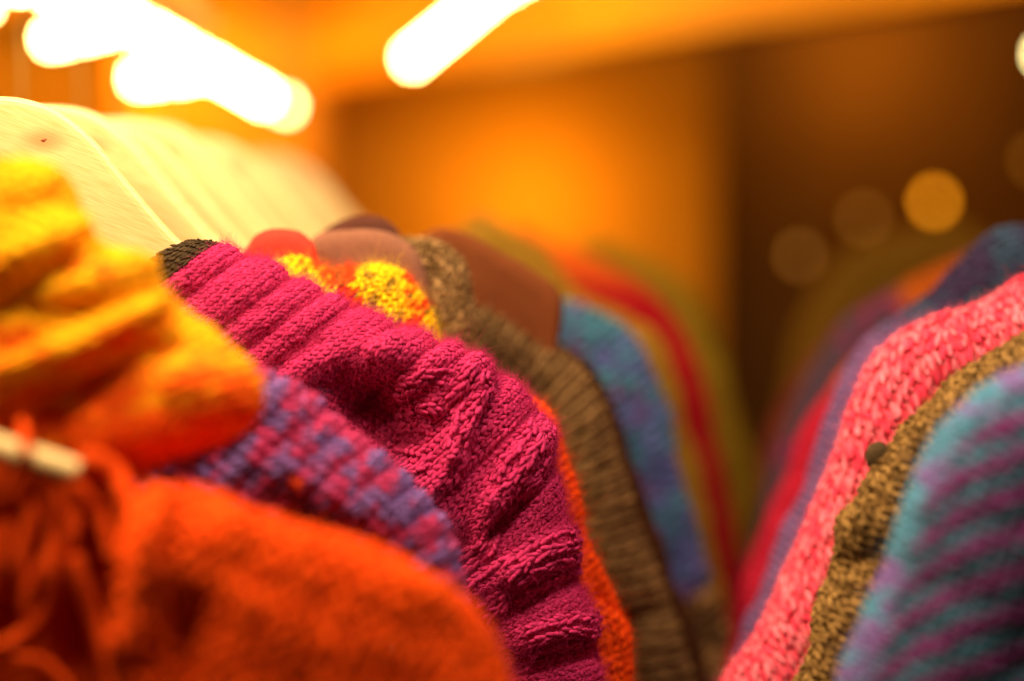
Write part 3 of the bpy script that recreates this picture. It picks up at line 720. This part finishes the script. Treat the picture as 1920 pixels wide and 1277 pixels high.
knit_part('body', S, t, c_br, 0, .30, dict(cw=.0042, rh=.0042, s0=-.16))
knit_part('sleeve', S, t, c_br, .30, 1, dict(cw=.0042, rh=.0042, ub=.78, s0=-.16, s1=.9))
L = Shell(Y-.004, [(760, 500), (785, 440), (832, 420), (885, 435), (940, 468), (998, 503), (1042, 536), (1058, 572), (1052, 660), (1040, 760)], [(780, 700), (800, 700), (830, 700), (870, 700), (900, 710), (930, 720), (950, 730), (960, 750), (970, 780), (970, 830)], t=.006, wr=.010, lump=(.002, .04), res=.003, seed=13)
knit_part('fleece_lining', L, t, flat((.155, .042, .012)), 0, 1, None, M_FELT, mirror=False)['label'] = 'rust brown fleece lining'

# --- farther garments: a table of outlines
def c_blot(a, b, c=None, sx=50, sy=50, seed=1, lo=.42, hi=.58):
    def f(u, s, x, y, r):
        k = sm(lo, hi, fbm(x/sx, y/sy, seed)*.8+.2*r); o = mix(a, b, k)
        return mix(o, c, sm(.56, .66, fbm(x/sx*1.3+7, y/sy*1.3, seed+5))) if c is not None else o
    return f
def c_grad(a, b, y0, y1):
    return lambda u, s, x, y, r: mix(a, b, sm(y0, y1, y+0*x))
def simple(name, Y, ridge, dx, dy, color, label, cat='sweater', group=GL, t=.016, cw=.005, seed=1, part='body', split=None, ax=None, lump=(.004, .03), res=.0035, folds=()):
    inner = [(x+dx*(1-.35*k/len(ridge)), y+dy*(1-.8*k/len(ridge))) for k, (x, y) in enumerate(ridge)]
    S = Shell(Y, ridge, inner, t=t, wr=t*1.3, axis=ax if ax is not None else LAX(Y), lump=lump, res=res, seed=seed, folds=folds)
    th = thing(name, Y, ridge[0][0], ridge[0][1], label, cat, group)
    st = dict(cw=cw, rh=cw*.9, s0=-.2)
    if split:
        knit_part(part, S, th, color, 0, split[0], st)
        knit_part(split[1], S, th, split[2], split[0], 1, st)['label'] = split[3]
    else: knit_part(part, S, th, color, 0, 1, st)
    return S, th
simple('dark_brown_sweater', .962, [(1006, 600), (1051, 640), (1092, 668), (1130, 722), (1162, 800), (1190, 880), (1220, 970), (1254, 1060), (1282, 1130), (1302, 1200), (1322, 1290), (1341, 1500), (1346, 1800)], -170, 140,
       flat((.075, .026, .010)), 'dark chocolate sweater edging the brown ribbed cardigan', seed=21, t=.010)
simple('blue_mottled_sweater', 1.03, [(1021, 600), (1043, 572), (1071, 566), (1116, 584), (1171, 612), (1211, 660), (1236, 740), (1258, 820), (1283, 920), (1308, 1000), (1331, 1070), (1343, 1120), (1359, 1190), (1371, 1300), (1376, 1500)], -150, 110,
       c_blot((.10, .125, .36), (.06, .19, .30), (.14, .08, .25), 52, 60, 41), 'blue sweater mottled with teal and violet, past the dark chocolate one', seed=22, t=.017, cw=.0068, split=(.62, 'cuff', c_blot((.36, .19, .07), (.10, .05, .02), None, 30, 30, 45), 'tan patterned cuff'))
simple('mustard_sweater', 1.11, [(900, 400), (955, 430), (1010, 466), (1062, 528), (1110, 568), (1175, 600), (1232, 640), (1264, 720), (1286, 800), (1310, 900), (1336, 1000), (1352, 1090), (1365, 1250), (1380, 1600)], -160, 120,
       c_blot((.30, .17, .015), (.38, .20, .02), None, 60, 60, 51), 'mustard sweater showing as a thin edge behind the blue one', seed=23, t=.014)
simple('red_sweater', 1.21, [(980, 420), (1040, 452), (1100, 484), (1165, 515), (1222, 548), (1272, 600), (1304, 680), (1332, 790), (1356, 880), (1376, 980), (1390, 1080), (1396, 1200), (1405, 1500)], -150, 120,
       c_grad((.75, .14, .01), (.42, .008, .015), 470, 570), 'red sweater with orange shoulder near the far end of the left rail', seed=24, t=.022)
simple('olive_sweater', 1.36, [(1100, 450), (1180, 478), (1245, 505), (1296, 550), (1334, 620), (1364, 720), (1394, 820), (1424, 920), (1440, 1000), (1455, 1200), (1460, 1500)], -150, 120,
       flat((.30, .19, .012)), 'olive sweater farthest along the left rail, beside the dark aisle', seed=25, t=.02)

# ------------------------------------------------------------------ right row
RAXp = lambda Y: float(topx(np.array([.40+RX*(Y-.8), Y, EYE]))[0])
# --- teal striped sweater, nearest right
Y = .660
ridge = [(2254, 606), (2104, 646), (2004, 668), (1934, 696), (1859, 739), (1799, 784), (1756, 836), (1719, 906), (1696, 986), (1666, 1061), (1638, 1131), (1606, 1221), (1576, 1301), (1539, 1406), (1514, 1606), (1504, 1906)]
inner = [(2330, 800), (2280, 860), (2240, 900), (2210, 930), (2180, 960), (2150, 990), (2130, 1020), (2110, 1060), (2090, 1100), (2070, 1150), (2050, 1200), (2030, 1270), (2010, 1340), (1990, 1430), (1970, 1620), (1960, 1910)]
def teal_phase(x, y):
    rx = np.interp(y, [690, 733, 778, 830, 900, 980, 1055, 1125, 1215, 1295, 1400], [1920, 1845, 1785, 1742, 1705, 1682, 1652, 1624, 1592, 1562, 1525])
    d = np.maximum(x-rx, 0)
    return (y+.40*(x-1700)-.0004*(x-1700)**2-95*np.exp(-d/75))/76.
rib_t = lambda u, s, X, Yp: 0.0003*(np.cos(2*math.pi*teal_phase(X, Yp)))*sm(.0, .02, s)
S = Shell(Y, ridge, inner, t=.026, wr=.040, axis=RAXp(Y), rib=rib_t, lump=(.004, .03), res=.0026, seed=31)
def c_te(u, s, x, y, r):
    k = .5+.5*np.cos(2*math.pi*teal_phase(x, y)+1.5*(fbm(x/90, y/90, 66)-.5))
    a = mix((.10, .29, .46), (.24, .15, .44), sm(.46, .60, fbm(x/80, y/60, 61)*.9+.1*r))
    b = mix((.055, .155, .25), (.17, .035, .16), sm(.35, .65, k*.94+.06*r))
    return mix(a, b, sm(.010, .024, s))  # paler edge near the ridge: light falling there is painted into the yarn colour
t = thing('teal_striped_sweater', Y, 1920, 690, 'teal and plum striped sweater nearest the lens on the right', 'sweater', GR)
knit_part('body', S, t, c_te, 0, 1, dict(cw=.0052, rh=.0048, r=.29, ub=.85, s0=-.14, s1=.98))
fuzz_part(S, t, c_te, 4000, 0, .8)

# --- tan tweed cardigan with knitted ball buttons
Y = .748
ridge = [(2240, 500), (2090, 552), (2000, 590), (1925, 624), (1862, 660), (1802, 702), (1744, 750), (1696, 800), (1660, 850), (1628, 900), (1594, 958), (1574, 1010), (1566, 1060), (1548, 1112), (1528, 1170), (1512, 1230), (1496, 1290), (1470, 1400), (1450, 1600), (1440, 1900)]
inner = [(2330, 680), (2260, 720), (2210, 750), (2170, 780), (2130, 810), (2090, 845), (2060, 880), (2030, 920), (2000, 965), (1970, 1010), (1940, 1060), (1920, 1100), (1900, 1140), (1885, 1190), (1870, 1240), (1850, 1290), (1830, 1345), (1800, 1440), (1780, 1620), (1770, 1910)]
S = Shell(Y, ridge, inner, t=.018, wr=.026, axis=RAXp(Y), lump=(.0035, .02), res=.0024, seed=32, folds=[(1600, 1050, 1640, 1040, 20, -.005), (1590, 980, 1650, 960, 24, .004)])
c_tt = lambda u, s, x, y, r: mix((.13, .07, .020), (.36, .21, .066), sm(.25, .75, fbm(x/13, y/13, 71)*.45+.55*r))
t = thing('tan_tweed_cardigan', Y, 1925, 624, 'tan tweed cardigan with dark ball button between coral and teal sweaters', 'cardigan', GR)
knit_part('body', S, t, c_tt, 0, 1, dict(cw=.0040, rh=.0048, r=.29, hi=True, ub=.85, s0=-.22, s1=.6, jit=.42, slant=18, twist=16))
fuzz_part(S, t, c_tt, 7000, 0, .8, -.12, .4, length=.004)
for bx, by, br in ((1646, 856, 26), (1549, 1118, 20)):
    c = px(bx, by, Y+.004); r_ = br*.3125e-3*Y
    th = np.linspace(0, math.pi, 15); ns = 24; V = []
    for a in th:
        for q in range(ns):
            b = 2*math.pi*q/ns; rr = r_*(1+.05*math.sin(8*b+a*6))
            V.append((c[0]+rr*.92*math.sin(a)*math.cos(b), c[1]+rr*.7*math.cos(a), c[2]+rr*1.1*math.sin(a)*math.sin(b)))
    Fq = np.array([(i*ns+k, (i+1)*ns+k, (i+1)*ns+(k+1) % ns, i*ns+(k+1) % ns) for i in range(14) for k in range(ns)])
    V = np.array(V); link('button', mesh_np('button', V, [Fq], np.broadcast_to([.075, .048, .022], V.shape)), M_WOOL, t)

# --- coral sweater
Y = .855
ridge = [(2240, 400), (2090, 450), (2000, 488), (1925, 524), (1870, 560), (1808, 584), (1752, 600), (1702, 624), (1652, 664), (1622, 712), (1592, 790), (1560, 880), (1520, 970), (1480, 1060), (1438, 1150), (1390, 1232), (1352, 1295), (1300, 1400), (1270, 1600), (1260, 1900)]
inner = [(2330, 600), (2250, 640), (2190, 670), (2140, 700), (2090, 730), (2040, 765), (2000, 800), (1960, 840), (1920, 880), (1890, 930), (1850, 990), (1810, 1060), (1770, 1130), (1730, 1200), (1690, 1270), (1640, 1340), (1600, 1390), (1550, 1470), (1520, 1640), (1510, 1910)]
S = Shell(Y, ridge, inner, t=.020, wr=.028, axis=RAXp(Y), lump=(.0025, .02), res=.0024, seed=33)
c_co = lambda u, s, x, y, r: mix((.88, .055, .12), (.95, .25, .33), sm(.25, .8, fbm(x/15, y/15, 81)*.4+.6*r))
t = thing('coral_sweater', Y, 1925, 524, 'bright coral pink chunky sweater on the right rail', 'sweater', GR)
knit_part('body', S, t, c_co, 0, 1, dict(cw=.0050, rh=.0068, r=.28, hi=True, ub=.85, s0=-.2, s1=.7, jit=.2, slant=11, twist=36))
fuzz_part(S, t, c_co, 14000, 0, .8, -.12, .5, length=.005)

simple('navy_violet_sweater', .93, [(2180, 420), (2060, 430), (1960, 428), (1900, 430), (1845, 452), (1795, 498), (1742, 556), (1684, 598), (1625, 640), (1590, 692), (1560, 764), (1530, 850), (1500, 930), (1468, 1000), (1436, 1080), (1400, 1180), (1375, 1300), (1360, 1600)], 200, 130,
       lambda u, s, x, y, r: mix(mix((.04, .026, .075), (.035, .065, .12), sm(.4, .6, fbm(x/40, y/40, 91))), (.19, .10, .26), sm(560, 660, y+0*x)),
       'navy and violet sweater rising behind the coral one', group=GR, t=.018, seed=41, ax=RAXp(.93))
simple('crimson_sweater', 1.02, [(1760, 560), (1700, 592), (1642, 640), (1590, 690), (1545, 742), (1510, 800), (1480, 880), (1450, 960), (1420, 1030), (1395, 1100), (1374, 1200), (1360, 1300), (1350, 1600)], 180, 140,
       c_grad((.42, .10, .02), (.50, .014, .045), 640, 780), 'crimson sweater with rusty shoulder left of the navy and violet one', group=GR, t=.018, seed=42, ax=RAXp(1.02))
simple('plum_sweater', 1.12, [(1900, 440), (1800, 490), (1735, 520), (1660, 558), (1575, 612), (1532, 680), (1500, 752), (1462, 850), (1432, 950), (1405, 1050), (1385, 1200), (1370, 1600)], 170, 140,
       lambda u, s, x, y, r: mix(mix((.20, .025, .09), (.085, .05, .08), sm(.4, .6, fbm(x/50, y/50, 95))), (.42, .09, .008), sm(60, 30, np.hypot((x-1745)*.8+(y-525)*.4, (y-525)*.8))),
       'dark plum sweater with an orange shoulder patch on the right rail', group=GR, t=.016, seed=43, ax=RAXp(1.12))
simple('maroon_sweater', 1.26, [(1800, 500), (1700, 548), (1610, 590), (1520, 680), (1465, 765), (1436, 850), (1420, 950), (1405, 1100), (1395, 1300), (1390, 1600)], 170, 140,
       flat((.18, .035, .02)), 'dim maroon sweater beside the dark aisle on the right rail', group=GR, t=.018, seed=44, ax=RAXp(1.26))
simple('ochre_sweater', 1.50, [(1800, 420), (1700, 440), (1620, 462), (1560, 505), (1515, 580), (1488, 660), (1470, 760), (1455, 900), (1445, 1200), (1440, 1500)], 170, 140,
       flat((.17, .085, .006)), 'dim ochre sweater farthest along the right rail', group=GR, t=.02, seed=45, ax=RAXp(1.50))
